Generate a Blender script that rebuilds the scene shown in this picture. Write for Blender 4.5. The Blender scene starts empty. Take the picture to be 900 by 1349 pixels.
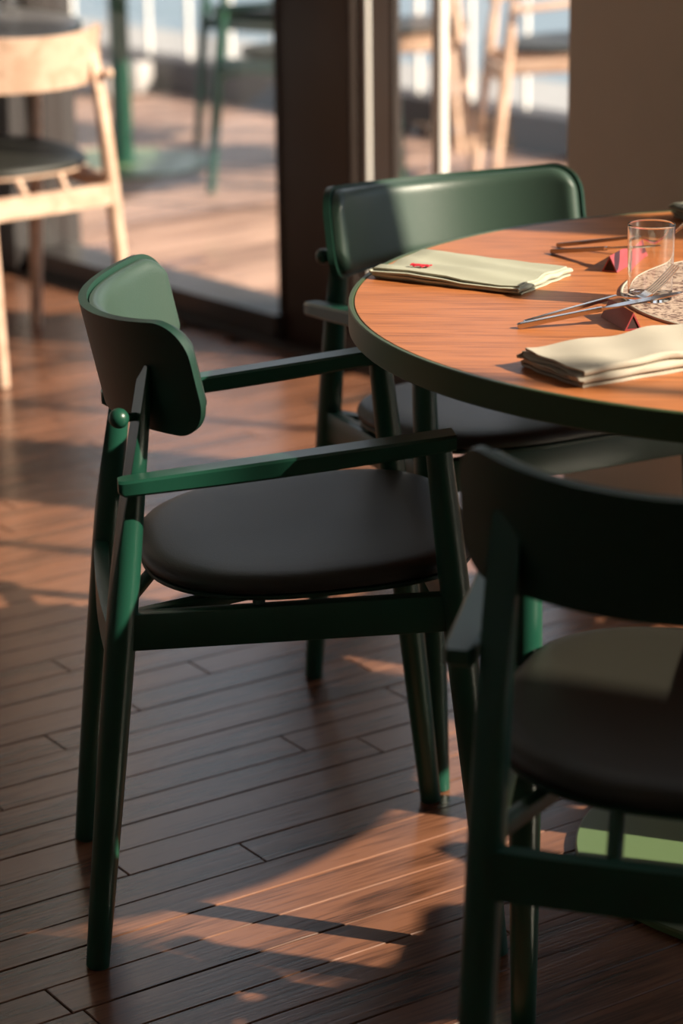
import bpy, bmesh, math, random
from mathutils import Vector, Matrix
random.seed(7)
SC = bpy.context.scene
COL = SC.collection
PI = math.pi

# ------------------------------------------------------------------ camera
F_PX, PITCH, CAM_H, ROLL = 3221.1, 0.30312, 1.41136, 0.013277
cd = bpy.data.cameras.new('camera')
cam = bpy.data.objects.new('camera', cd)
COL.objects.link(cam)
cd.sensor_fit = 'VERTICAL'
cd.sensor_height = 36.0
cd.lens = F_PX / 1349.0 * 36.0
cp, sp, cr, sr = math.cos(PITCH), math.sin(PITCH), math.cos(ROLL), math.sin(ROLL)
r0, u0, f0 = Vector((1, 0, 0)), Vector((0, sp, cp)), Vector((0, cp, -sp))
rt, up = r0 * cr - u0 * sr, r0 * sr + u0 * cr
m = Matrix((rt, up, -f0)).transposed().to_4x4()
m.translation = Vector((0, 0, CAM_H))
cam.matrix_world = m
cd.clip_start = 0.05
cd.clip_end = 300
cd.dof.use_dof = True
cd.dof.focus_distance = 2.95
cd.dof.aperture_fstop = 3.6
SC.camera = cam

# ------------------------------------------------------------------ world, sun, exposure
SUN_AZ, SUN_EL = math.radians(-20.5), math.radians(31.7)
wd = bpy.data.worlds.new('sky')
SC.world = wd
wd.use_nodes = True
bg = wd.node_tree.nodes['Background']
bg.inputs[0].default_value = (0.80, 0.86, 1.0, 1)
bg.inputs[1].default_value = 1.1
sd = bpy.data.lights.new('sun', 'SUN')
sd.energy = 13.5
sd.angle = math.radians(0.6)
sd.color = (1.0, 0.83, 0.66)
sun = bpy.data.objects.new('sun', sd)
COL.objects.link(sun)
sdir = Vector((math.cos(SUN_AZ) * math.cos(SUN_EL), math.sin(SUN_AZ) * math.cos(SUN_EL), math.sin(SUN_EL)))
sun.rotation_euler = sdir.to_track_quat('Z', 'Y').to_euler()
sun.location = sdir * 30
SC.view_settings.view_transform = 'Standard'
SC.view_settings.look = 'None'
SC.view_settings.gamma = 1.0
SC.view_settings.use_curve_mapping = False
SC.view_settings.exposure = 0.12


# ------------------------------------------------------------------ materials
def nmat(name):
    mt = bpy.data.materials.new(name)
    mt.use_nodes = True
    nt = mt.node_tree
    return mt, nt, nt.nodes['Principled BSDF']


def N(nt, typ, **kw):
    n = nt.nodes.new(typ)
    for k, v in kw.items():
        if k.startswith('i_'):
            n.inputs[k[2:].replace('_', ' ')].default_value = v
        else:
            setattr(n, k, v)
    return n


def L(nt, a, b):
    nt.links.new(a, b)


def simple(name, col, rough=0.5, metal=0.0, spec=0.5, bump=None, coat=0.0, var=0.0):
    mt, nt, p = nmat(name)
    p.inputs['Base Color'].default_value = (*col, 1)
    p.inputs['Roughness'].default_value = rough
    p.inputs['Metallic'].default_value = metal
    p.inputs['Specular IOR Level'].default_value = spec
    p.inputs['Coat Weight'].default_value = coat
    tc = N(nt, 'ShaderNodeTexCoord')
    if var:
        nz = N(nt, 'ShaderNodeTexNoise', i_Scale=9.0, i_Detail=4.0)
        L(nt, tc.outputs['Object'], nz.inputs['Vector'])
        mx = N(nt, 'ShaderNodeMix', data_type='RGBA')
        mx.inputs['A'].default_value = (*[c * (1 - var) for c in col], 1)
        mx.inputs['B'].default_value = (*[min(1, c * (1 + var)) for c in col], 1)
        L(nt, nz.outputs['Fac'], mx.inputs['Factor'])
        L(nt, mx.outputs['Result'], p.inputs['Base Color'])
    if bump:
        scale, strength, dist = bump
        nz = N(nt, 'ShaderNodeTexNoise', i_Scale=scale, i_Detail=3.0)
        L(nt, tc.outputs['Object'], nz.inputs['Vector'])
        b = N(nt, 'ShaderNodeBump', i_Strength=strength, i_Distance=dist)
        L(nt, nz.outputs['Fac'], b.inputs['Height'])
        L(nt, b.outputs['Normal'], p.inputs['Normal'])
    return mt


def wood(name, dark, light, rough=0.4, angle=0.0, coords='Object', scale=1.0, rand=False, stretch=14.0, coat=0.0, spec=0.5, bump=0.15, spread=0.35, figure=0.16, pores=0.9, psc=(9, 260)):
    """grain runs along local/world X after rotating by -angle"""
    mt, nt, p = nmat(name)
    if coords == 'World':
        src = N(nt, 'ShaderNodeNewGeometry').outputs['Position']
    else:
        src = N(nt, 'ShaderNodeTexCoord').outputs['Object']
    mp = N(nt, 'ShaderNodeMapping')
    mp.inputs['Rotation'].default_value = (0, 0, -angle)
    L(nt, src, mp.inputs['Vector'])
    vec = mp.outputs['Vector']
    rnd = None
    if rand:
        oi = N(nt, 'ShaderNodeObjectInfo')
        ge = N(nt, 'ShaderNodeNewGeometry')
        ad = N(nt, 'ShaderNodeMath', operation='ADD')
        L(nt, oi.outputs['Random'], ad.inputs[0])
        L(nt, ge.outputs['Random Per Island'], ad.inputs[1])
        fr = N(nt, 'ShaderNodeMath', operation='FRACT')
        L(nt, ad.outputs[0], fr.inputs[0])
        rnd = fr.outputs[0]
        cx = N(nt, 'ShaderNodeCombineXYZ')
        ml = N(nt, 'ShaderNodeMath', operation='MULTIPLY')
        ml.inputs[1].default_value = 37.0
        L(nt, rnd, ml.inputs[0])
        L(nt, ml.outputs[0], cx.inputs['Z'])
        L(nt, ml.outputs[0], cx.inputs['X'])
        va = N(nt, 'ShaderNodeVectorMath', operation='ADD')
        L(nt, vec, va.inputs[0])
        L(nt, cx.outputs[0], va.inputs[1])
        vec = va.outputs[0]
    sc = N(nt, 'ShaderNodeVectorMath', operation='MULTIPLY')
    sc.inputs[1].default_value = (scale, scale * stretch, scale * stretch)
    L(nt, vec, sc.inputs[0])
    # cathedral figure
    n1 = N(nt, 'ShaderNodeTexNoise', i_Scale=1.3, i_Detail=2.0, i_Distortion=0.6)
    L(nt, sc.outputs[0], n1.inputs['Vector'])
    rg = N(nt, 'ShaderNodeMath', operation='MULTIPLY')
    rg.inputs[1].default_value = 13.0
    L(nt, n1.outputs['Fac'], rg.inputs[0])
    sn = N(nt, 'ShaderNodeMath', operation='SINE')
    L(nt, rg.outputs[0], sn.inputs[0])
    # pores
    sc2 = N(nt, 'ShaderNodeVectorMath', operation='MULTIPLY')
    sc2.inputs[1].default_value = (scale * psc[0], scale * psc[1], scale * psc[1])
    L(nt, vec, sc2.inputs[0])
    n2 = N(nt, 'ShaderNodeTexNoise', i_Scale=1.0, i_Detail=3.0)
    L(nt, sc2.outputs[0], n2.inputs['Vector'])
    a1 = N(nt, 'ShaderNodeMath', operation='MULTIPLY_ADD')
    a1.inputs[1].default_value = figure
    a1.inputs[2].default_value = 0.0
    L(nt, sn.outputs[0], a1.inputs[0])
    a2 = N(nt, 'ShaderNodeMath', operation='MULTIPLY_ADD')
    a2.inputs[1].default_value = pores
    L(nt, n2.outputs['Fac'], a2.inputs[0])
    L(nt, a1.outputs[0], a2.inputs[2])
    fac = a2.outputs[0]
    if rand:
        a3 = N(nt, 'ShaderNodeMath', operation='MULTIPLY_ADD')
        a3.inputs[1].default_value = spread
        L(nt, rnd, a3.inputs[0])
        sb = N(nt, 'ShaderNodeMath', operation='SUBTRACT')
        sb.inputs[1].default_value = spread / 2
        L(nt, fac, sb.inputs[0])
        L(nt, sb.outputs[0], a3.inputs[2])
        fac = a3.outputs[0]
    rp = N(nt, 'ShaderNodeValToRGB')
    rp.color_ramp.elements[0].position = 0.18
    rp.color_ramp.elements[0].color = (*dark, 1)
    rp.color_ramp.elements[1].position = 0.72
    rp.color_ramp.elements[1].color = (*light, 1)
    L(nt, fac, rp.inputs['Fac'])
    L(nt, rp.outputs['Color'], p.inputs['Base Color'])
    p.inputs['Roughness'].default_value = rough
    p.inputs['Coat Weight'].default_value = coat
    p.inputs['Coat Roughness'].default_value = 0.2
    p.inputs['Specular IOR Level'].default_value = spec
    if bump:
        b = N(nt, 'ShaderNodeBump', i_Strength=bump, i_Distance=0.001)
        L(nt, fac, b.inputs['Height'])
        L(nt, b.outputs['Normal'], p.inputs['Normal'])
    return mt


PLANK_ANG = math.radians(34.0)
M = {}
M['floor'] = wood('floor_oak', (0.034, 0.013, 0.0072), (0.20, 0.086, 0.048), rough=0.26, angle=PLANK_ANG, coords='World', rand=True, stretch=9, scale=1.5, spec=0.5, bump=0.35, spread=0.26, figure=0.17, pores=1.15, psc=(7, 130))
M['subfloor'] = simple('subfloor', (0.010, 0.006, 0.004), 0.8)
M['deck'] = wood('deck_board', (0.155, 0.085, 0.062), (0.42, 0.265, 0.20), rough=0.55, coords='World', angle=math.radians(39), rand=True, stretch=10, scale=1.0)
M['table'] = wood('table_oak', (0.15, 0.042, 0.011), (0.46, 0.158, 0.050), rough=0.40, angle=math.radians(-6), stretch=17, scale=1.5, spec=0.3, bump=0.12, figure=0.09, pores=1.25, psc=(7, 150))
M['green'] = simple('green_lacquer', (0.009, 0.060, 0.038), 0.34, spec=0.5, bump=(60, 0.05, 0.002))
M['green_dark'] = simple('green_stained_ply', (0.009, 0.040, 0.026), 0.45, spec=0.4, bump=(60, 0.05, 0.002))
M['leather'] = simple('green_leather', (0.036, 0.066, 0.050), 0.40, spec=0.5, bump=(520, 0.22, 0.0012))
M['leather_seat'] = simple('dark_green_leather', (0.020, 0.020, 0.016), 0.46, spec=0.4, bump=(520, 0.22, 0.0012))
M['rim'] = simple('green_rim', (0.045, 0.072, 0.030), 0.40, spec=0.4)
M['plate'] = simple('green_steel', (0.105, 0.165, 0.075), 0.38, spec=0.5, bump=(40, 0.05, 0.002))
M['oak'] = wood('oak', (0.48, 0.31, 0.22), (0.72, 0.51, 0.39), rough=0.5, stretch=8, scale=2.0, bump=0.05)
M['linen'] = simple('linen', (0.46, 0.42, 0.345), 0.9, spec=0.15, bump=(900, 0.35, 0.0012), var=0.08)
M['linen_grey'] = simple('linen_green', (0.40, 0.405, 0.32), 0.9, spec=0.15, bump=(900, 0.35, 0.0012), var=0.10)
M['red'] = simple('red_thread', (0.62, 0.012, 0.03), 0.7)
M['steel'] = simple('steel', (0.62, 0.58, 0.56), 0.16, metal=1.0)
M['steel_dark'] = simple('dark_steel', (0.30, 0.26, 0.24), 0.22, metal=1.0)
M['rest'] = simple('burgundy_leather', (0.30, 0.045, 0.050), 0.34, spec=0.5, bump=(300, 0.1, 0.001))
M['rest_shade'] = simple('burgundy_hollow_shade', (0.030, 0.010, 0.010), 0.8)  # near-black tone painting the shade inside the hollow rests
M['column'] = simple('dark_wood_column', (0.024, 0.014, 0.010), 0.5, var=0.2)
M['frame_dark'] = simple('dark_metal_frame', (0.030, 0.026, 0.026), 0.35, spec=0.5)
M['frame'] = simple('grey_metal_frame', (0.62, 0.60, 0.57), 0.4)
M['frame_grey'] = simple('mid_grey_frame', (0.30, 0.28, 0.27), 0.45)
M['wall'] = simple('taupe_plaster', (0.70, 0.60, 0.47), 0.85, bump=(90, 0.08, 0.004), var=0.05)
M['wall_pale'] = simple('pale_plaster', (0.62, 0.60, 0.58), 0.85, bump=(90, 0.08, 0.004))
M['ceiling'] = simple('ceiling_plaster', (0.6, 0.56, 0.5), 0.9)
M['curb'] = simple('dark_stone_curb', (0.055, 0.045, 0.045), 0.7, var=0.2)
M['concrete'] = simple('pale_concrete', (0.30, 0.29, 0.285), 0.85, var=0.08)
M['water'] = simple('grey_blue_water', (0.16, 0.21, 0.25), 0.5, var=0.15)
M['rail_metal'] = simple('pale_rail', (0.75, 0.74, 0.72), 0.4)
M['grey_top'] = simple('dark_grey_laminate', (0.10, 0.095, 0.10), 0.35)
M['planter'] = simple('grey_fibre_cement', (0.40, 0.38, 0.38), 0.8, var=0.1)


def glass_pane():
    mt = bpy.data.materials.new('window_glass')
    mt.use_nodes = True
    nt = mt.node_tree
    nt.nodes.remove(nt.nodes['Principled BSDF'])
    out = nt.nodes['Material Output']
    tr = N(nt, 'ShaderNodeBsdfTransparent')
    tr.inputs[0].default_value = (0.93, 0.95, 0.94, 1)
    gl = N(nt, 'ShaderNodeBsdfGlossy')
    gl.inputs['Roughness'].default_value = 0.0
    gl.inputs['Color'].default_value = (1, 1, 1, 1)
    lw = N(nt, 'ShaderNodeLayerWeight')
    lw.inputs['Blend'].default_value = 0.5
    pw = N(nt, 'ShaderNodeMath', operation='POWER')
    pw.inputs[1].default_value = 5.0
    L(nt, lw.outputs['Facing'], pw.inputs[0])
    fr = N(nt, 'ShaderNodeMath', operation='MULTIPLY_ADD')
    fr.inputs[1].default_value = 0.96
    fr.inputs[2].default_value = 0.04
    L(nt, pw.outputs[0], fr.inputs[0])
    mx = N(nt, 'ShaderNodeMixShader')
    L(nt, fr.outputs[0], mx.inputs[0])
    L(nt, tr.outputs[0], mx.inputs[1])
    L(nt, gl.outputs[0], mx.inputs[2])
    L(nt, mx.outputs[0], out.inputs['Surface'])
    return mt


M['glass'] = glass_pane()


def tumbler_glass():
    mt, nt, p = nmat('tumbler_glass')
    p.inputs['Base Color'].default_value = (1, 1, 1, 1)
    p.inputs['Roughness'].default_value = 0.0
    p.inputs['IOR'].default_value = 1.48
    p.inputs['Transmission Weight'].default_value = 1.0
    return mt


M['tumbler'] = tumbler_glass()


def terrazzo():
    mt, nt, p = nmat('speckled_terrazzo')
    tc = N(nt, 'ShaderNodeTexCoord')
    mp = N(nt, 'ShaderNodeMapping')
    mp.inputs['Rotation'].default_value = (0, 0, 0.5)
    mp.inputs['Scale'].default_value = (1.0, 1.3, 1.0)
    L(nt, tc.outputs['Object'], mp.inputs['Vector'])
    nz = N(nt, 'ShaderNodeTexNoise', i_Scale=150.0, i_Detail=2.0, i_Distortion=0.8)
    L(nt, mp.outputs[0], nz.inputs['Vector'])
    rp = N(nt, 'ShaderNodeValToRGB')
    e = rp.color_ramp.elements
    e[0].position, e[0].color = 0.42, (0.10, 0.045, 0.035, 1)
    e[1].position, e[1].color = 0.50, (0.48, 0.36, 0.28, 1)
    L(nt, nz.outputs['Fac'], rp.inputs['Fac'])
    L(nt, rp.outputs['Color'], p.inputs['Base Color'])
    p.inputs['Roughness'].default_value = 0.55
    b = N(nt, 'ShaderNodeBump', i_Strength=0.3, i_Distance=0.001)
    L(nt, nz.outputs['Fac'], b.inputs['Height'])
    L(nt, b.outputs['Normal'], p.inputs['Normal'])
    return mt


M['terrazzo'] = terrazzo()


# ------------------------------------------------------------------ mesh helpers
def finish(bm, name, smooth=35):
    bmesh.ops.recalc_face_normals(bm, faces=bm.faces)
    if bm.calc_volume(signed=True) < 0:
        bmesh.ops.reverse_faces(bm, faces=bm.faces)
    me = bpy.data.meshes.new(name)
    bm.to_mesh(me)
    bm.free()
    if smooth:
        me.polygons.foreach_set('use_smooth', [True] * len(me.polygons))
        me.set_sharp_from_angle(angle=math.radians(smooth))
    return me


def obj(name, me, mat=None, parent=None, loc=None, rz=0.0):
    o = bpy.data.objects.new(name, me)
    COL.objects.link(o)
    if mat is not None:
        me.materials.clear()
        me.materials.append(M[mat] if isinstance(mat, str) else mat)
    if parent is not None:
        o.parent = parent
    if loc is not None:
        o.location = loc
    o.rotation_euler[2] = rz
    return o


def thing(name, label, cat, loc=(0, 0, 0), rz=0.0, group=None):
    o = bpy.data.objects.new(name, None)
    COL.objects.link(o)
    o.empty_display_size = 0.1
    o.location = loc
    o.rotation_euler[2] = rz
    o['label'] = label
    o['category'] = cat
    if group:
        o['group'] = group
    return o


def tag(o, label, cat, group=None):
    o['label'] = label
    o['category'] = cat
    if group:
        o['group'] = group
    return o


def struct(name, me, mat, loc=None, rz=0.0, label=None):
    o = obj(name, me, mat, None, loc, rz)
    o['kind'] = 'structure'
    if label:
        o['label'] = label
    return o


def add_box(bm, c, s, rot=None, bevel=0.0, seg=2):
    r = bmesh.ops.create_cube(bm, size=1.0)
    vs = r['verts']
    mt = Matrix.Translation(Vector(c)) @ (rot.to_4x4() if rot else Matrix.Identity(4)) @ Matrix.Diagonal((s[0], s[1], s[2], 1))
    bmesh.ops.transform(bm, matrix=mt, verts=vs)
    if bevel:
        es = list({e for v in vs for e in v.link_edges})
        bmesh.ops.bevel(bm, geom=es, offset=bevel, segments=seg, affect='EDGES', profile=0.5)


def box_me(name, c, s, rot=None, bevel=0.0, seg=2):
    bm = bmesh.new()
    add_box(bm, c, s, rot, bevel, seg)
    return finish(bm, name)


def add_bar(bm, a, b, w, h, bevel=0.002, up=(0, 0, 1)):
    """box bar from a to b, w sideways, h along up"""
    a, b = Vector(a), Vector(b)
    d = b - a
    x = d.normalized()
    y = Vector(up).cross(x).normalized()
    z = x.cross(y)
    add_box(bm, (a + b) / 2, (d.length, w, h), Matrix((x, y, z)).transposed(), bevel)


def add_tube(bm, secs, n=20, cap=True, round_end=0.0):
    """secs: list of (point, radius); round tapered tube"""
    pts = [(Vector(p), r) for p, r in secs]
    if round_end:
        d0 = (pts[1][0] - pts[0][0]).normalized()
        d1 = (pts[-1][0] - pts[-2][0]).normalized()
        p0, ra = pts[0]
        p1, rb = pts[-1]
        pts = [(p0, ra - round_end), (p0 + d0 * round_end, ra)] + pts[1:-1] + [(p1 - d1 * round_end, rb), (p1, rb - round_end)]
    rings = []
    for i, (p, r) in enumerate(pts):
        if i == 0:
            t = pts[1][0] - p
        elif i == len(pts) - 1:
            t = p - pts[i - 1][0]
        else:
            t = pts[i + 1][0] - pts[i - 1][0]
        t.normalize()
        ax = Vector((1, 0, 0)) if abs(t.x) < 0.9 else Vector((0, 1, 0))
        e1 = (ax - t * ax.dot(t)).normalized()
        e2 = t.cross(e1)
        rings.append([bm.verts.new(p + (e1 * math.cos(k * 2 * PI / n) + e2 * math.sin(k * 2 * PI / n)) * r) for k in range(n)])
    for a, b in zip(rings, rings[1:]):
        for k in range(n):
            bm.faces.new((a[k], a[(k + 1) % n], b[(k + 1) % n], b[k]))
    if cap:
        bm.faces.new(rings[0][::-1])
        bm.faces.new(rings[-1])


def add_lathe(bm, prof, n=48, c=(0, 0, 0)):
    rings = []
    for r, z in prof:
        if r < 1e-6:
            rings.append([bm.verts.new((c[0], c[1], c[2] + z))])
        else:
            rings.append([bm.verts.new((c[0] + r * math.cos(k * 2 * PI / n), c[1] + r * math.sin(k * 2 * PI / n), c[2] + z)) for k in range(n)])
    for a, b in zip(rings, rings[1:]):
        for k in range(n):
            k2 = (k + 1) % n
            if len(a) == 1 and len(b) == 1:
                continue
            if len(a) == 1:
                bm.faces.new((a[0], b[k], b[k2]))
            elif len(b) == 1:
                bm.faces.new((a[k], a[k2], b[0]))
            else:
                bm.faces.new((a[k], a[k2], b[k2], b[k]))


def lathe_me(name, prof, n=48):
    bm = bmesh.new()
    add_lathe(bm, prof, n)
    return finish(bm, name)


def add_sheet(bm, f_out, f_in, nu, nv):
    """closed slab between two grids f(u,v), u,v in 0..1"""
    A = [[bm.verts.new(f_out(i / nu, j / nv)) for j in range(nv + 1)] for i in range(nu + 1)]
    B = [[bm.verts.new(f_in(i / nu, j / nv)) for j in range(nv + 1)] for i in range(nu + 1)]
    for i in range(nu):
        for j in range(nv):
            bm.faces.new((A[i][j], A[i + 1][j], A[i + 1][j + 1], A[i][j + 1]))
            bm.faces.new((B[i][j], B[i][j + 1], B[i + 1][j + 1], B[i + 1][j]))
    for i in range(nu):
        bm.faces.new((A[i][0], B[i][0], B[i + 1][0], A[i + 1][0]))
        bm.faces.new((A[i][nv], A[i + 1][nv], B[i + 1][nv], B[i][nv]))
    for j in range(nv):
        bm.faces.new((A[0][j], A[0][j + 1], B[0][j + 1], B[0][j]))
        bm.faces.new((A[nu][j], B[nu][j], B[nu][j + 1], A[nu][j + 1]))


# ------------------------------------------------------------------ setting: the window wall frame
P0 = Vector((-0.131, 5.99, 0))
WANG = math.radians(-51.0)
WV = Vector((math.cos(WANG), math.sin(WANG), 0))       # along the wall, towards the camera's right
NV = Vector((-WV.y, WV.x, 0))                          # outwards
C0 = NV.dot(P0)


def wpt(t, n=0.0, z=0.0):
    return P0 + WV * t + NV * n + Vector((0, 0, z))


def wbox(name, t0, t1, n0, n1, z0, z1, bevel=0.0):
    """box mesh in wall axes; local origin at P0"""
    return box_me(name, ((t0 + t1) / 2, (n0 + n1) / 2, (z0 + z1) / 2), (t1 - t0, n1 - n0, z1 - z0), None, bevel)


def wstruct(name, mat, *a, **k):
    return struct(name, wbox(name, *a, **k), mat, P0, WANG)


def wpart(name, mat, parent, *a, **k):
    return obj(name, wbox(name, *a, **k), mat, parent)


CEIL = 4.9
HEAD = 4.5
PT0 = 1.50
T_END = 9.5

# floor: a dark base and single planks on it
bm = bmesh.new()
corners = [wpt(-1.6, 0.05), wpt(T_END, 0.05), wpt(T_END, -7.2), wpt(-1.6, -7.2)]
vs = [bm.verts.new((p.x, p.y, -0.013)) for p in corners] + [bm.verts.new((p.x, p.y, -0.06)) for p in corners]
vs_t, vs_b = vs[:4], vs[4:]
bm.faces.new(vs_t)
bm.faces.new(vs_b[::-1])
for k in range(4):
    bm.faces.new((vs_t[k], vs_b[k], vs_b[(k + 1) % 4], vs_t[(k + 1) % 4]))
floor = struct('floor', finish(bm, 'floor', 0), 'subfloor', label='dark brown oak strip floor of the room')

PW, PH_ = 0.0705, 0.012
pa, pb = Vector((math.cos(PLANK_ANG), math.sin(PLANK_ANG), 0)), Vector((-math.sin(PLANK_ANG), math.cos(PLANK_ANG), 0))


def plank_me(name, length, width, thick, gap=0.0008, ch=0.0013):
    bm = bmesh.new()
    hx, hy = length / 2 - gap, width / 2 - gap
    lo = [bm.verts.new((x, y, -thick)) for x, y in ((-hx, -hy), (hx, -hy), (hx, hy), (-hx, hy))]
    mi = [bm.verts.new((x, y, -ch)) for x, y in ((-hx, -hy), (hx, -hy), (hx, hy), (-hx, hy))]
    hi = [bm.verts.new((x, y, 0)) for x, y in ((-hx + ch, -hy + ch), (hx - ch, -hy + ch), (hx - ch, hy - ch), (-hx + ch, hy - ch))]
    bm.faces.new(hi)
    for k in range(4):
        q = (k + 1) % 4
        bm.faces.new((mi[k], mi[q], hi[q], hi[k]))
        bm.faces.new((lo[k], lo[q], mi[q], mi[k]))
    return finish(bm, name, 0)


def cam_px(p):
    d = Vector(p) - Vector((0, 0, CAM_H))
    z = d.dot(f0)
    if z < 0.3:
        return None
    return 450 + F_PX * d.dot(rt) / z, 674.5 - F_PX * d.dot(up) / z, z


PLENS = [0.55, 0.70, 0.90, 1.15]
pmeshes = [plank_me('plank', l, PW, PH_) for l in PLENS]
for pm in pmeshes:
    pm.materials.append(M['floor'])
cands = []
for row in range(-70, 110):
    q = row * PW + 0.012
    s = -4.5 - random.random() * 0.9
    while s < 8.0:
        k = random.randrange(4)
        l = PLENS[k]
        c = pa * (s + l / 2) + pb * q
        s += l
        tt = (c - P0).dot(WV)
        nn = (c - P0).dot(NV)
        ends = [((c + pa * e * l / 2) - P0).dot(NV) for e in (-1, 1)]
        if max(ends) > 0.10 and nn > -0.2:
            if nn > 0.0:
                continue
        if nn < -6.9 or tt < -1.4 or tt > T_END - 0.3:
            continue
        w = 0
        pp = cam_px(c)
        if pp and -260 < pp[0] < 1160 and -40 < pp[1] < 1650:
            w = 1.0 / pp[2] ** 3
            if not (-60 < pp[0] < 960 and pp[1] < 1420):
                w *= 0.25
        cands.append((w, k, c.copy()))
cands.sort(key=lambda x: -x[0])
for i, (w, k, c) in enumerate(cands[:290]):
    o = obj('plank', pmeshes[k], None, floor)
    o.location = (c.x, c.y, random.uniform(-0.0004, 0.0004))
    o.rotation_euler[2] = PLANK_ANG
bm = bmesh.new()
rotm = Matrix.Rotation(PLANK_ANG, 4, 'Z')
for w, k, c in cands[290:]:
    n0 = len(bm.verts)
    bm.from_mesh(pmeshes[k])
    bm.verts.ensure_lookup_table()
    bmesh.ops.transform(bm, matrix=Matrix.Translation((c.x, c.y, 0)) @ rotm, verts=bm.verts[n0:])
o = obj('plank_field', finish(bm, 'plank_field', 0), 'floor', floor)
o['kind'] = 'stuff'

# walls and windows along the glazed side
def window(name, t0, t1, label, mulls=(), dark=True, jamb=0.05, depth=(-0.04, 0.07), sill_h=0.07, frame_mat='frame_dark'):
    w = bpy.data.objects.new(name, None)
    COL.objects.link(w)
    w.location = P0
    w.rotation_euler[2] = WANG
    w['kind'] = 'structure'
    w['label'] = label
    wpart('bottom_track', 'frame_dark', w, t0, t1, -0.06, 0.09, 0.0, sill_h)
    wpart('head_frame', frame_mat, w, t0, t1, depth[0], depth[1], HEAD - 0.08, HEAD)
    for a in (t0, t1 - jamb):
        wpart('jamb', frame_mat, w, a, a + jamb, depth[0], depth[1], sill_h, HEAD - 0.08, 0.003)
    edges = [t0 + jamb] + [x for mm in mulls for x in (mm - 0.015, mm + 0.015)] + [t1 - jamb]
    for mm in mulls:
        wpart('mullion', frame_mat, w, mm - 0.015, mm + 0.015, depth[0], depth[1], sill_h, HEAD - 0.08, 0.003)
    for a, b in zip(edges[::2], edges[1::2]):
        wpart('pane', 'glass', w, a, b, 0.010, 0.016, sill_h, HEAD - 0.08)
    return w


wstruct('wall_corner', 'frame_dark', -1.20, -1.11, -0.10, 0.12, 0, CEIL)
window('window_1', -1.11, 0.031, 'tall glazed terrace door with a dark bottom track', jamb=0.012)
o = wstruct('trim_1', 'column', 0.031, 0.300, -0.035, 0.10, 0, CEIL, bevel=0.004)
o['label'] = 'dark brown wooden column between the two windows'
w2 = window('window_2', 0.300, 2.60, 'glazing with pale metal mullions beside the dark column', mulls=(0.566, 1.58), frame_mat='frame', jamb=0.024, depth=(0.0, 0.026))
wpart('sash', 'frame_grey', w2, 0.352, 0.424, -0.012, 0.004, 0.07, HEAD - 0.08)
wpart('sash_edge', 'column', w2, 0.424, 0.438, -0.014, 0.004, 0.07, HEAD - 0.08)
wstruct('wall_back', 'wall', PT0, PT0 + 0.55, -0.50, -0.34, 0, CEIL, bevel=0.004)
window('window_3', 2.60, 4.24, 'tall glazed bay right of the taupe partition', mulls=(3.40,), frame_mat='frame', jamb=0.02, depth=(0.0, 0.026))
wstruct('trim_4', 'column', 4.24, 4.44, -0.035, 0.035, 0, CEIL, bevel=0.004)
window('window_4', 4.44, 6.56, 'tall glazed bay beside the table', mulls=(6.13,), frame_mat='frame', jamb=0.02, depth=(0.0, 0.026))
wstruct('wall_sun_block', 'wall', 6.56, 9.3, -0.04, 0.04, 0, CEIL)  # unseen stretch, made solid to block the sun from the near chair
wstruct('trim_2', 'wall', -1.20, T_END, -0.12, 0.12, HEAD, CEIL - 0.001)
wstruct('wall_right', 'wall', 9.3, 9.5, -7.2, 0.12, 0, CEIL)
wstruct('wall_behind', 'wall', -5.0, T_END, -7.4, -7.2, 0, CEIL)
wstruct('ceiling', 'ceiling', -5.2, T_END, -7.4, 0.3, CEIL, CEIL + 0.15)
# pale return wall at the far left
pc = wpt(-1.16, -0.02)
struct('wall_left', box_me('wall_left', (-2.2, 0.06, CEIL / 2), (4.4, 0.12, CEIL)), 'wall_pale', pc, math.radians(-4))
wl2 = pc + Vector((-4.4 * math.cos(math.radians(4)), 4.4 * math.sin(math.radians(4)), 0))
struct('wall_side', box_me('wall_side', (0, -4.5, CEIL / 2), (0.15, 9.4, CEIL)), 'wall_pale', wl2, math.radians(12))
# threshold strip along the foot of the windows
wstruct('trim_3', 'frame_dark', -1.2, 9.3, -0.10, -0.06, -0.012, 0.012)

# ------------------------------------------------------------------ terrace outside
terr = struct('floor_terrace', wbox('floor_terrace', -12, 14, 0.12, 2.45, -0.10, -0.022), 'subfloor', P0, WANG, label='wooden terrace deck outside the windows')
DW = 0.118
dmeshes = [plank_me('deck_board', 2.31, DW, 0.02, gap=0.003, ch=0.003)]
dc = []
for i in range(-100, 118):
    t = i * DW
    c = wpt(t, 1.285)
    pp = cam_px(c)
    dc.append((0 if not pp else (1 if -300 < pp[0] < 1200 else 0), i, c))
vis = [x for x in dc if x[0]]
rest_ = [x for x in dc if not x[0]]
for j, (w, i, c) in enumerate(vis):
    o = obj('deck_board', dmeshes[0], 'deck' if j == 0 else None, terr)
    o.parent = None
    lp = Vector(((c - P0).dot(WV), 1.285, 0))
    o.parent = terr
    o.location = (lp.x, lp.y, 0)
    o.rotation_euler[2] = PI / 2
bm = bmesh.new()
for w, i, c in rest_:
    n0 = len(bm.verts)
    bm.from_mesh(dmeshes[0])
    bm.verts.ensure_lookup_table()
    bmesh.ops.transform(bm, matrix=Matrix.Translation((i * DW, 1.285, 0)) @ Matrix.Rotation(PI / 2, 4, 'Z'), verts=bm.verts[n0:])
o = obj('deck_field', finish(bm, 'deck_field', 0), 'deck', terr)
o['kind'] = 'stuff'
wstruct('trim_curb', 'curb', -12, 14, 2.44, 2.60, -0.10, 0.14, bevel=0.01)
wstruct('floor_ledge', 'concrete', -12, 14, 2.60, 3.6, -0.10, 0.05)
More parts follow.
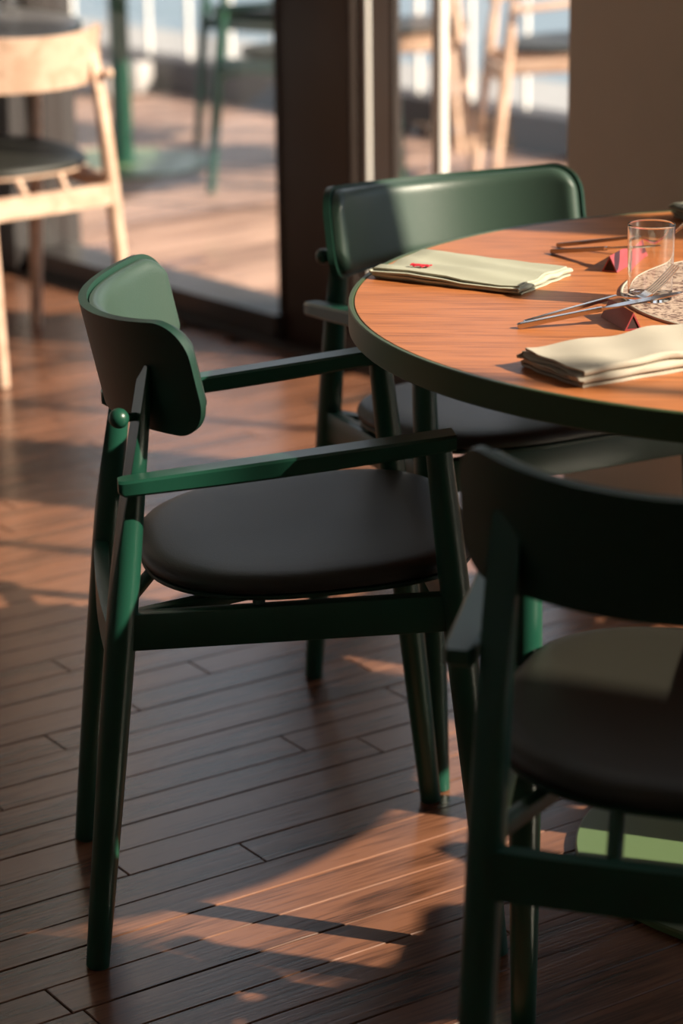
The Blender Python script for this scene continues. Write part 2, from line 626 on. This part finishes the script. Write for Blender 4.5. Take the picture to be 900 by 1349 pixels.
struct('ground', box_me('ground', (0, 0, -0.5), (260, 260, 1)), 'water', (20, 60, -4.0), 0, label='grey blue water far below the terrace')

# ------------------------------------------------------------------ chairs
RA, RB, FC, FD = -0.2425, 0.1855, 0.2425, 0.2310
RA2, RB2, FTX, FTY, ZT = -0.1714, 0.1695, 0.1710, 0.2180, 0.6616
AK, AM, AZ = -0.1945, 0.2040, 0.6206
XA, BR, BPH, TILT, BZT, BZB = -0.2060, 0.2833, 0.9075, 0.2068, 0.8036, 0.6665
DIP = 0.017
KNEE = math.tan(TILT)


def lerp(a, b, t):
    return Vector(a) + (Vector(b) - Vector(a)) * t


def rear_axis(sg, z):
    t = z / ZT
    return Vector((RA + (RA2 - RA) * t, sg * (RB + (RB2 - RB) * t), z))


def front_axis(sg, z):
    t = z / ZT
    return Vector((FC + (FTX - FC) * t, sg * (FD + (FTY - FD) * t), z))


def rear_leg_me(sg):
    bm = bmesh.new()
    zs = [(0, .0142), (.1, .0158), (.25, .0176), (.42, .0186), (.52, .0178), (.62, .0165), (.745, .0155)]
    add_tube(bm, [(rear_axis(sg, z), r) for z, r in zs], 24, round_end=0.0015)
    # flat cut on the rear side: through the back of the leg at z=.46, nearly to the front at the top
    p1 = rear_axis(sg, 0.47) + Vector((-0.0184, 0, 0))
    p2 = rear_axis(sg, 0.745) + Vector((0.004, 0, 0))
    d = (p2 - p1).normalized()
    side = Vector((0.25, 1.0 * sg, 0)).normalized()
    nrm = d.cross(side).normalized()
    if nrm.x > 0:
        nrm = -nrm
    g = bm.verts[:] + bm.edges[:] + bm.faces[:]
    r = bmesh.ops.bisect_plane(bm, geom=g, plane_co=p1, plane_no=nrm, clear_outer=True)
    es = [e for e in r['geom_cut'] if isinstance(e, bmesh.types.BMEdge)]
    try:
        bmesh.ops.contextual_create(bm, geom=es)
    except Exception:
        pass
    bmesh.ops.holes_fill(bm, edges=bm.edges[:], sides=0)
    return finish(bm, 'leg', 40)


def front_leg_me(sg, top):
    bm = bmesh.new()
    zs = [(0, .0145), (.12, .0162), (.3, .0182), (.42, .0186), (.54, .0172), (top, .0152)]
    add_tube(bm, [(front_axis(sg, z), r) for z, r in zs], 24, round_end=0.0015)
    return finish(bm, 'leg', 40)


def back_pt(s, z, off):
    """s arc length at the outer face, off = inward offset"""
    ph = s / BR
    r = BR - off
    x = XA + BR - r * math.cos(ph) - (z - 0.7) * KNEE
    return Vector((x, r * math.sin(ph), z + off * 0.2))


def back_range(s, S, inset, rc):
    Se = S - inset
    top = BZT - DIP * (1 - (s / S) ** 2) - inset
    bot = BZB + inset - 0.004 * (1 - (s / S) ** 2)
    k = max(0.0, (abs(s) - (Se - rc)) / rc)
    k = min(1.0, k)
    dz = rc * (1 - math.sqrt(max(0.0, 1 - k * k)))
    return bot + dz, top - dz


def col_s(u, Se, rc):
    """column positions bunched in the corners"""
    a = abs(2 * u - 1)
    sgn = 1 if u >= 0.5 else -1
    f = 0.62
    if a < f:
        return sgn * a / f * (Se - rc)
    k = (a - f) / (1 - f)
    return sgn * (Se - rc + rc * math.sin(k * PI / 2))


def back_shell_me():
    bm = bmesh.new()
    S = BR * BPH
    rc = 0.046

    def fo(off):
        def f(u, v):
            s = col_s(u, S, rc)
            b, t = back_range(s, S, 0, rc)
            return back_pt(s, b + (t - b) * v, off)
        return f
    add_sheet(bm, fo(0.0), fo(0.010), 56, 12)
    return finish(bm, 'back_shell', 40)


def back_pad_me():
    bm = bmesh.new()
    S = BR * BPH
    ins = 0.006
    rc = 0.042
    Se = S - ins

    def f_in(u, v):
        s = col_s(u, Se, rc)
        b, t = back_range(s, S, ins, rc)
        return back_pt(s, b + (t - b) * v, 0.0118)

    def f_out(u, v):
        s = col_s(u, Se, rc)
        b, t = back_range(s, S, ins, rc)
        vv = 0.5 - 0.5 * math.cos(v * PI)
        z = b + (t - b) * vv
        e = min(z - b, t - z, Se - abs(s) + 0.0)
        w = 0.016
        k = max(0.0, min(1.0, e / w))
        th = 0.004 + 0.012 * math.sqrt(1 - (1 - k) ** 2)
        return back_pt(s, z, 0.0118 + th)
    add_sheet(bm, f_out, f_in, 64, 22)
    return finish(bm, 'back_cushion', 60)


SEAT_C, SEAT_Z = 0.040, 0.4970


def seat_outline(ang, grow=0.0):
    a, b = 0.202 + grow, 0.212 + grow
    ca, sa = math.cos(ang), math.sin(ang)
    e = 2.7 if ca < 0 else 3.3
    r = (abs(ca / a) ** e + abs(sa / b) ** e) ** (-1 / e)
    x, y = r * ca, r * sa
    if x < 0:
        y *= 1 - 0.10 * (x / a) ** 2
    return SEAT_C + x, y


def seat_z(x):
    return 0.045 * (x - SEAT_C)


def disc_me(name, prof, n=72):
    """prof: list of (grow or scale tuple, z); rings of seat outlines"""
    bm = bmesh.new()
    rings = []
    for kind, val, z in prof:
        ring = []
        for k in range(n):
            an = k * 2 * PI / n
            if kind == 'g':
                x, y = seat_outline(an, val)
            else:
                x, y = seat_outline(an, 0.0)
                x = SEAT_C + (x - SEAT_C) * val
                y *= val
            ring.append(bm.verts.new((x, y, SEAT_Z + z + seat_z(x))))
        rings.append(ring)
    for a, b in zip(rings, rings[1:]):
        for k in range(n):
            bm.faces.new((a[k], a[(k + 1) % n], b[(k + 1) % n], b[k]))
    bm.faces.new(rings[0][::-1])
    bm.faces.new(rings[-1])
    return finish(bm, name, 40)


def seat_shell_me():
    return disc_me('seat_shell', [('g', -0.008, -0.0300), ('g', -0.0005, -0.0288), ('g', 0.0005, -0.0270), ('g', 0.0, -0.0240), ('g', -0.003, -0.0225)])


def seat_pad_me():
    pr = [('g', -0.004, -0.0225), ('g', 0.001, -0.0205), ('g', 0.0025, -0.016), ('g', 0.0015, -0.010), ('g', -0.003, -0.005), ('g', -0.010, -0.0015), ('g', -0.022, 0.0)]
    pr += [('s', 0.80, 0.0005), ('s', 0.6, -0.001), ('s', 0.4, -0.0025), ('s', 0.2, -0.0035), ('s', 0.05, -0.004)]
    return disc_me('seat_cushion', pr)


def arm_me(sg):
    bm = bmesh.new()
    # rear end runs past the outside of the rear leg, front end sits on the front leg
    secs = []
    a = Vector((AK, sg * AM, AZ))
    b = Vector((FTX + 0.020, sg * FTY, ZT))
    nsec = 12
    for i in range(nsec + 1):
        t = i / nsec
        p = lerp(a, b, t)
        w = 0.030 + 0.008 * t
        h = 0.019 + 0.003 * math.sin(t * PI)
        if i == 0:
            w *= 0.72
            h *= 0.8
        secs.append((p, w, h))
    secs.insert(1, (lerp(a, b, 0.018), 0.030, 0.019))
    rings = []
    c = 0.0030
    for p, w, h in secs:
        hw = w / 2
        ring = []
        for dx, dz in ((-hw + c, 0), (hw - c, 0), (hw, -c), (hw, -h + c), (hw - c, -h), (-hw + c, -h), (-hw, -h + c), (-hw, -c)):
            ring.append(bm.verts.new(p + Vector((0, dx, dz))))
        rings.append(ring)
    for r1, r2 in zip(rings, rings[1:]):
        for k in range(8):
            bm.faces.new((r1[k], r1[(k + 1) % 8], r2[(k + 1) % 8], r2[k]))
    bm.faces.new(rings[0][::-1])
    bm.faces.new(rings[-1])
    return finish(bm, 'armrest', 35)


def side_rail_me(sg):
    bm = bmesh.new()
    a = rear_axis(sg, 0.4265)
    b = front_axis(sg, 0.4450)
    add_bar(bm, a, b, 0.020, 0.045, 0.002)
    return finish(bm, 'side_rail', 35)


def front_rail_me():
    bm = bmesh.new()
    add_bar(bm, front_axis(-1, 0.445), front_axis(1, 0.445), 0.020, 0.046, 0.002)
    return finish(bm, 'front_rail', 35)


def rear_rail_me():
    bm = bmesh.new()
    e = rear_axis(1, 0.406)

    def f(off):
        def g(u, v):
            y = -e.y + 2 * e.y * u
            x = e.x - 0.004 - 0.006 * (1 - (2 * u - 1) ** 2) + off
            return Vector((x, y, 0.381 + 0.050 * v))
        return g
    add_sheet(bm, f(-0.009), f(0.009), 18, 1)
    return finish(bm, 'rear_rail', 40)


def brace_me(sg):
    bm = bmesh.new()
    add_bar(bm, rear_axis(sg, 0.440) + Vector((0.006, -0.006 * sg, 0)), Vector((0.192, sg * 0.035, 0.456)), 0.016, 0.016, 0.0015)
    return finish(bm, 'seat_brace', 35)


def post_me(p, q, r):
    bm = bmesh.new()
    add_tube(bm, [(p, r), (q, r)], 14, round_end=0.0008)
    return finish(bm, 'support_post', 40)


def knob_me():
    bm = bmesh.new()
    c = Vector((-0.1895, -0.1840, 0.687))
    bmesh.ops.create_uvsphere(bm, u_segments=20, v_segments=12, radius=0.0118, matrix=Matrix.Translation(c))
    add_tube(bm, [(c, 0.005), (rear_axis(-1, 0.684), 0.005)], 12)
    return finish(bm, 'knob', 50)


CH = None


def chair_meshes():
    d = []
    for sg in (1, -1):
        d.append(('leg', rear_leg_me(sg), 'f'))
        d.append(('leg', front_leg_me(sg, ZT - 0.018), 'f'))
        d.append(('armrest', arm_me(sg), 'f'))
        d.append(('side_rail', side_rail_me(sg), 'f'))
        d.append(('seat_brace', brace_me(sg), 'f'))
        d.append(('support_post', post_me((-0.200, sg * 0.055, 0.400), (-0.146, sg * 0.060, 0.466), 0.0080), 'f'))
        x = -0.035
        t = (x + 0.196) / 0.39
        y = sg * (0.175 + 0.047 * t)
        d.append(('support_post', post_me((x, y - sg * 0.002, 0.440), (x, y - sg * 0.008, 0.4665), 0.0075), 'f'))
        d.append(('support_post', post_me((0.192, sg * 0.12, 0.455), (0.192, sg * 0.12, 0.4765), 0.0075), 'f'))
    d.append(('front_rail', front_rail_me(), 'f'))
    d.append(('rear_rail', rear_rail_me(), 'f'))
    d.append(('seat_shell', seat_shell_me(), 's'))
    d.append(('seat_cushion', seat_pad_me(), 'p'))
    d.append(('back_shell', back_shell_me(), 's'))
    d.append(('back_cushion', back_pad_me(), 'q'))
    d.append(('knob', knob_me(), 'f'))
    return d


CH = chair_meshes()
CACHE = {}


def make_chair(name, label, loc, a, mats, group=None, arms=True, cat='chair'):
    t = thing(name, label, cat, (loc[0], loc[1], loc[2] if len(loc) > 2 else 0), a, group)
    for i, (pn, me, k) in enumerate(CH):
        if not arms and pn == 'armrest':
            continue
        mat = mats[k]
        key = (i, mat)
        if key not in CACHE:
            mm = me.copy()
            mm.materials.append(M[mat])
            CACHE[key] = mm
        obj(pn, CACHE[key], None, t)
    return t


GREEN = dict(f='green', s='green_dark', p='leather_seat', q='leather')
OAK = dict(f='oak', s='oak', p='leather_seat', q='leather')

make_chair('dining_armchair', 'dark green armchair at left seen side-on, empty floor in front', (-0.0888, 2.8918), 0.1359, GREEN, 'green armchairs around the round table')
make_chair('dining_armchair', 'dark green armchair behind the table with its back to the window', (0.2282, 3.5102), -1.0951, GREEN, 'green armchairs around the round table')
make_chair('dining_armchair', 'dark green armchair nearest the camera seen from behind at lower right', (0.3553, 2.2283), 1.2820, GREEN, 'green armchairs around the round table')
make_chair('dining_chair', 'pale oak chair with dark seat pad inside the room at upper left', (-0.798, 5.822), 2.276, OAK, 'oak chairs', arms=False)

for az, rad, lab in ((-53, 0.76, 'unseen dark green armchair added for its shadow, on the near right side of the round table'), (4, 0.745, 'unseen dark green armchair added for its shadow, on the right side of the round table'), (65, 0.745, 'unseen dark green armchair added for its shadow, on the far right side of the round table')):  # out-of-view chairs, added for the shadows they cast into view
    ar = math.radians(az)
    make_chair('dining_armchair', lab, (0.6163 + rad * math.cos(ar), 2.956 + rad * math.sin(ar)), ar + PI, GREEN, 'green armchairs around the round table')

# ------------------------------------------------------------------ round table
TX, TY, TR, TZ = 0.6163, 2.9560, 0.6047, 0.7575
BASE_R = 0.3113


def make_table(name, label, x, y, inlay='table', group=None, R=TR, B=None):
    B = B or BASE_R
    t = thing(name, label, 'table', (x, y, 0), 0, group)
    obj('table_top', lathe_me('table_top', [(0, -0.024), (R - 0.0075, -0.024), (R - 0.0075, -0.0006), (R - 0.0082, 0.0), (0, 0.0)], 128), inlay, t, (0, 0, TZ))
    obj('table_rim', lathe_me('table_rim', [(R - 0.0068, -0.030), (R - 0.0015, -0.0325), (R, -0.031), (R, -0.0010), (R - 0.0012, 0.0005), (R - 0.0055, 0.0005), (R - 0.0066, -0.0008), (R - 0.0068, -0.030)], 128), 'rim', t, (0, 0, TZ))
    obj('column', lathe_me('column', [(0, 0.008), (0.055, 0.008), (0.055, 0.014), (0.036, 0.020), (0.034, 0.60), (0.034, 0.69), (0, 0.69)], 40), 'green', t)
    obj('top_plate', lathe_me('top_plate', [(0, 0.69), (0.19, 0.69), (0.20, 0.70), (0.20, 0.7325), (0, 0.7325)], 48), 'green', t)
    obj('base_plate', lathe_me('base_plate', [(0, 0.0), (B - 0.003, 0.0), (B, 0.002), (B, 0.009), (B - 0.0025, 0.0115), (0, 0.0115)], 96), 'plate', t)
    return t


make_table('round_table', 'round oak-topped dining table with a dark green rim', TX, TY)


def tb(x, y, z=0.0):
    return Vector((TX + x, TY + y, TZ + z))


# round speckled disc in the middle of the table
dsc = thing('table_mat', 'round speckled beige mat in the middle of the oak table', 'mat', tb(0, 0, 0))
obj('mat_surface', lathe_me('mat_surface', [(0, 0.0002), (0.264, 0.0002), (0.264, 0.0030), (0, 0.0030)], 96), 'terrazzo', dsc)
obj('mat_edge', lathe_me('mat_edge', [(0.2642, 0.0002), (0.2672, 0.0002), (0.2672, 0.0030), (0.2660, 0.0036), (0.2650, 0.0036), (0.2642, 0.0028), (0.2642, 0.0002)], 96), 'linen', dsc)


# ------------------------------------------------------------------ napkins
def napkin_me(name, length, width, layers, gap, seed, jitter=0.004, wave=0.0018, lift=0.0):
    """serpentine fold: the profile lies across the width, extruded along the length (local X)"""
    rn = random.Random(seed)
    path = []
    hw = width / 2
    for i in range(layers):
        z = 0.0016 + i * gap
        sgn = 1 if i % 2 == 0 else -1
        e0 = hw - gap * 0.5 - rn.uniform(0, jitter)
        e1 = hw - gap * 0.5 - rn.uniform(0, jitter)
        for k in range(9):
            f = k / 8
            path.append((sgn * (-e0 + (e0 + e1) * f), z + 0.0004 * math.sin(f * 9 + i)))
        if i < layers - 1:
            for k in range(1, 6):
                an = -PI / 2 + PI * k / 6
                path.append((sgn * (e1 + gap / 2 * math.cos(an)), z + gap / 2 + gap / 2 * math.sin(an)))
    th = min(0.0014, gap * 0.34)
    outl, inl = [], []
    for i, p in enumerate(path):
        a = path[max(0, i - 1)]
        b = path[min(len(path) - 1, i + 1)]
        dx, dz = b[0] - a[0], b[1] - a[1]
        ln = math.hypot(dx, dz) or 1
        nx, nz = -dz / ln, dx / ln
        outl.append((p[0] + nx * th, p[1] + nz * th))
        inl.append((p[0] - nx * th, p[1] - nz * th))
    ring0 = outl + inl[::-1]
    bm = bmesh.new()
    rings = []
    nx_ = 26
    ztop = layers * gap
    ph = [rn.uniform(0, 6) for _ in range(6)]
    for i in range(nx_ + 1):
        u = i / nx_
        ring = []
        for j, (y, z) in enumerate(ring0):
            k = z / ztop
            lay = int(max(0, z) / gap)
            x = -length / 2 + length * u
            # loose ends differ a little from layer to layer
            x += (0.5 - u) * 2 * (0.004 * math.sin(lay * 2.1 + ph[0]) + 0.0015 * math.sin(y * 130 + ph[1]))
            dz = k * (wave * math.sin(u * 7 + y * 22 + ph[2]) + wave * 0.8 * math.sin(u * 15 + ph[3] - y * 30))
            dz += k * lift * (0.5 + 0.5 * math.cos(u * PI * 2 + PI))
            dy = 0.0014 * k * math.sin(u * 11 + ph[4]) + 0.0010 * math.sin(u * 23 + lay)
            ring.append(bm.verts.new((x, y + dy, max(0.0001, z + dz))))
        rings.append(ring)
    n = len(ring0)
    for a, b in zip(rings, rings[1:]):
        for k in range(n):
            bm.faces.new((a[k], a[(k + 1) % n], b[(k + 1) % n], b[k]))
    for r in (rings[0], rings[-1]):
        m_ = len(outl)
        for k in range(m_ - 1):
            bm.faces.new((r[k], r[k + 1], r[n - 2 - k], r[n - 1 - k]))
    return finish(bm, name, 50)


# napkin at the left edge: folds at its short right end
def quad_pose(a, b, c):
    """a->b long direction, a->c short direction"""
    a, b, c = Vector(a), Vector(b), Vector(c)
    return a, b, c


n1 = thing('napkin', 'folded sage linen napkin with a red stitched mark at the table edge', 'napkin', tb(-0.444, 0.142), math.radians(57.5), 'linen napkins on the table')
obj('cloth', napkin_me('cloth', 0.140, 0.222, 4, 0.0034, 3, jitter=0.007, wave=0.0018), 'linen_grey', n1)
bm = bmesh.new()
rn = random.Random(5)
for (cx, cy, lx, ly) in [(0, 0, .020, .0045), (.004, .004, .012, .003), (-.006, .004, .010, .0028), (.0, -.004, .013, .003), (.011, .0, .004, .009), (-.011, -.001, .004, .008), (.006, -.006, .0028, .006), (-.005, -.006, .0028, .006), (.013, .005, .003, .004), (-.013, .005, .003, .004)]:
    add_box(bm, (cx, cy, 0), (lx, ly, 0.0010), Matrix.Rotation(rn.uniform(-.25, .25), 3, 'Z'))
em = obj('embroidery', finish(bm, 'embroidery', 0), 'red', n1, (-0.030, 0.060, 0.0150), math.radians(-90 + 5))
em['label'] = 'small red stitched emblem'

n2 = thing('napkin', 'folded beige linen napkin nearest the camera on the oak table', 'napkin', tb(-0.287, -0.330), math.radians(30), 'linen napkins on the table')
obj('cloth', napkin_me('cloth', 0.235, 0.124, 5, 0.0044, 11, jitter=0.008, wave=0.0022, lift=0.003), 'linen', n2)
n3 = thing('napkin', 'folded pale green linen napkin at the far right of the table', 'napkin', tb(-0.0075, 0.508), math.radians(18), 'linen napkins on the table')
obj('cloth', napkin_me('cloth', 0.22, 0.148, 4, 0.0052, 23, jitter=0.007, wave=0.003, lift=0.008), 'linen_grey', n3)

# ------------------------------------------------------------------ tumbler
tm = lathe_me('tumbler', [(0, 0.0), (0.0250, 0.0), (0.0268, 0.0015), (0.0272, 0.005), (0.02722, 0.0065), (0.02725, 0.008), (0.02895, 0.0915), (0.0290, 0.0932), (0.0286, 0.0942), (0.0280, 0.0942), (0.0277, 0.0934), (0.02765, 0.0915), (0.02605, 0.0145), (0.0260, 0.0125), (0.0255, 0.0100), (0.0240, 0.0085), (0.0225, 0.0081), (0.0, 0.0075)], 64)
tag(obj('tumbler', tm, 'tumbler', None, tb(-0.235, -0.020, 0.0032)), 'clear straight-sided glass tumbler on the speckled mat', 'glass', 'clear tumblers')
for gx, gy, gl in ((-0.93, 6.50, 'clear glass tumbler further left on the dark topped indoor table'), (-0.865, 6.52, 'clear glass tumbler nearer the edge of the dark topped indoor table')):
    tag(obj('tumbler', tm, None, None, (gx, gy, TZ + 0.0008)), gl, 'glass', 'clear tumblers')


# ------------------------------------------------------------------ cutlery
def prism_rest(name, label, p, q, side, hgt, group):
    """folded leather triangle tube from p to q (table coordinates)"""
    p, q = Vector((*p, 0)), Vector((*q, 0))
    ln = (q - p).length
    t = thing(name, label, 'cutlery rest', tb(*(p[:2])), math.atan2(q.y - p.y, q.x - p.x), group)
    th = 0.0016
    o3 = [(-side / 2, 0.0003), (side / 2, 0.0003), (0, hgt)]
    cy, cz = 0, hgt / 3
    i3 = [(y * 0.74, cz + (z - cz) * 0.74) for y, z in o3]
    bm = bmesh.new()
    R = []
    for x in (0, ln):
        R.append(([bm.verts.new((x, y, z)) for y, z in o3], [bm.verts.new((x, y, z)) for y, z in i3]))
    for k in range(3):
        k2 = (k + 1) % 3
        bm.faces.new((R[0][0][k], R[0][0][k2], R[1][0][k2], R[1][0][k]))
        bm.faces.new((R[0][1][k], R[1][1][k], R[1][1][k2], R[0][1][k2]))
        for e in (0, 1):
            bm.faces.new((R[e][0][k], R[e][0][k2], R[e][1][k2], R[e][1][k]))
    obj('folded_leather', finish(bm, 'folded_leather', 0), 'rest', t)
    bm = bmesh.new()
    vv = []
    for x in (0.0012, ln - 0.0012):
        vv.append([bm.verts.new((x, y * 0.99, cz + (z - cz) * 0.99)) for y, z in i3])
    bm.faces.new(vv[0][::-1])
    bm.faces.new(vv[1])
    for k in range(3):
        bm.faces.new((vv[0][k], vv[0][(k + 1) % 3], vv[1][(k + 1) % 3], vv[1][k]))
    obj('hollow_shade', finish(bm, 'hollow_shade', 0), 'rest_shade', t)  # solid dark plug, painted shade of the hollow leather tube
    # pressed slot near the front end
    return t


R1 = prism_rest('cutlery_rest', 'burgundy folded leather cutlery rest in shade in front of the tumbler', (-0.273, -0.171), (-0.293, -0.095), 0.0215, 0.0215, 'leather cutlery rests')
R2 = prism_rest('cutlery_rest', 'sunlit pink leather cutlery rest behind the tumbler', (-0.265, 0.160), (-0.213, 0.270), 0.0215, 0.0215, 'leather cutlery rests')


def sweep_rect(bm, secs):
    """secs: (point, half width vector, half height vector)"""
    rings = []
    for p, w, h in secs:
        rings.append([bm.verts.new(p - w - h), bm.verts.new(p + w - h), bm.verts.new(p + w + h), bm.verts.new(p - w + h)])
    for a, b in zip(rings, rings[1:]):
        for k in range(4):
            bm.faces.new((a[k], a[(k + 1) % 4], b[(k + 1) % 4], b[k]))
    bm.faces.new(rings[0][::-1])
    bm.faces.new(rings[-1])


def cut_frame(a, b):
    a, b = Vector(a), Vector(b)
    x = (b - a).normalized()
    y = Vector((0, 0, 1)).cross(x).normalized()
    z = x.cross(y)
    return a, x, y, z


def make_knife(label, a, b, length, mat, group):
    """a = handle end (on the table), b = direction point, in table coordinates with z"""
    t = thing('table_knife', label, 'knife', tb(*a))
    o, x, y, z = cut_frame((0, 0, 0), Vector(b) - Vector(a))
    bm = bmesh.new()
    hl = length * 0.50
    sec = []
    for f, w, h in ((0, .0034, .0026), (.004, .0040, .0031), (.4, .0038, .0030), (1.0, .0030, .0026)):
        sec.append((o + x * (f if f == .004 else f * hl), y * w, z * h))
    sweep_rect(bm, sec)
    bmesh.ops.bevel(bm, geom=bm.edges[:], offset=0.0007, segments=1, affect='EDGES')
    obj('handle', finish(bm, 'handle', 30), mat, t)
    bm = bmesh.new()
    sec = []
    for f, w, h in ((0, .0030, .0022), (.06, .0036, .0012), (.2, .0075, .0009), (.6, .0085, .0008), (.9, .0060, .0006), (1.0, .0008, .0004)):
        sec.append((o + x * (hl - .002 + f * (length - hl)), y * w, z * h))
    sweep_rect(bm, sec)
    obj('blade', finish(bm, 'blade', 30), 'steel', t)
    return t


def make_fork(label, a, b, length, mat, group):
    t = thing('table_fork', label, 'fork', tb(*a))
    o, x, y, z = cut_frame((0, 0, 0), Vector(b) - Vector(a))
    bm = bmesh.new()
    hl = length * 0.60

    def prof(s):           # height of the curve over the straight line, s in metres
        e = max(0.0, s - hl)
        return -0.010 * math.sin(min(1.0, e / 0.035) * PI / 2) + (0.0 if e < 0.03 else 0.030 * ((e - 0.03) / 0.055) ** 1.4)
    sec = []
    for f, w, h in ((0, .0030, .0022), (.01, .0036, .0026), (.45, .0034, .0025), (.85, .0026, .0020), (1.0, .0024, .0018)):
        sec.append((o + x * f * hl, y * w, z * h))
    sweep_rect(bm, sec)
    bmesh.ops.bevel(bm, geom=bm.edges[:], offset=0.0006, segments=1, affect='EDGES')
    obj('handle', finish(bm, 'handle', 30), mat, t)
    bm = bmesh.new()
    sec = []
    for k in range(9):
        s = hl - 0.001 + 0.042 * k / 8
        w = 0.0024 + 0.0086 * max(0, (k - 3) / 5) ** 0.8
        sec.append((o + x * s + z * prof(s), y * w, z * 0.0011))
    sweep_rect(bm, sec)
    obj('neck', finish(bm, 'neck', 40), 'steel', t)
    for j in range(4):
        bm = bmesh.new()
        sec = []
        off = (-1.5 + j) * 0.0060
        for k in range(8):
            s = hl + 0.040 + (length - hl - 0.040) * k / 7
            sec.append((o + x * s + z * prof(s) + y * off, y * (0.0015 - 0.0008 * k / 7), z * 0.0009))
        sweep_rect(bm, sec)
        obj('tine', finish(bm, 'tine', 40), 'steel', t)
    return t


make_knife('polished steel knife leaning on the shaded burgundy rest', (-0.407, -0.154, 0.0032), (-0.279, -0.143, 0.0255), 0.205, 'steel', 'cutlery')
make_fork('polished steel fork beside the knife with tines behind the tumbler', (-0.398, -0.137, 0.0030), (-0.291, -0.105, 0.0250), 0.200, 'steel', 'cutlery')
make_knife('dark steel knife leaning on the sunlit pink rest', (-0.329, 0.287, 0.0032), (-0.250, 0.193, 0.0255), 0.205, 'steel_dark', 'cutlery')
make_fork('dark steel fork on the sunlit pink rest, tines right of the tumbler', (-0.318, 0.330, 0.0030), (-0.217, 0.268, 0.0250), 0.200, 'steel_dark', 'cutlery')

# ------------------------------------------------------------------ inside, far left: the table the oak chair belongs to
make_table('round_table', 'dark topped round table behind the indoor oak chair at upper left', -1.24, 6.20, 'grey_top')

# ------------------------------------------------------------------ on the terrace
make_table('terrace_table', 'green pedestal table with a pale round foot out on the terrace', -0.76, 8.70, 'grey_top')


def chair_at(label, foot, which, a, mats, group, arms=True):
    l = {'RR': (RA, -RB), 'RL': (RA, RB), 'FR': (FC, -FD), 'FL': (FC, FD)}[which]
    c, s_ = math.cos(a), math.sin(a)
    x = foot[0] - (c * l[0] - s_ * l[1])
    y = foot[1] - (s_ * l[0] + c * l[1])
    return make_chair('terrace_chair', label, (x, y), a, mats, group, arms)


chair_at('green terrace chair beyond the glass door, nearest of the green ones', (-0.42, 8.08), 'RR', -0.75, GREEN, 'green chairs on the terrace')
chair_at('green terrace chair beyond the glass door, further towards the railing', (-0.52, 9.15), 'FR', -2.2, GREEN, 'green chairs on the terrace', False)
chair_at('pale oak terrace chair seen through the narrow window, right of the mullion', (0.50, 7.85), 'RR', 0.10, OAK, 'oak chairs on the terrace')
chair_at('pale oak terrace chair seen through the narrow window, behind the mullion', (0.47, 8.40), 'FR', 0.05, OAK, 'oak chairs on the terrace')
pl = thing('planter_box', 'low grey planter box by the terrace curb', 'planter', wpt(-4.2, 2.27), WANG)
obj('trough', box_me('trough', (0, 0, 0.07), (0.42, 0.24, 0.13), None, 0.006), 'planter', pl)
obj('soil', box_me('soil', (0, 0, 0.128), (0.38, 0.20, 0.016)), 'curb', pl)
rl = thing('terrace_railing', 'pale metal baluster railing along the terrace edge', 'railing', wpt(0, 2.52, 0.14), WANG)
bme = box_me('baluster', (0, 0, 0.45), (0.016, 0.016, 0.90))
bme.materials.append(M['rail_metal'])
for i in range(-26, 8):
    obj('baluster', bme, None, rl, (i * 0.30, 0, 0))
obj('handrail', box_me('handrail', (-2.7, 0, 0.92), (10.4, 0.05, 0.04), None, 0.004), 'rail_metal', rl)
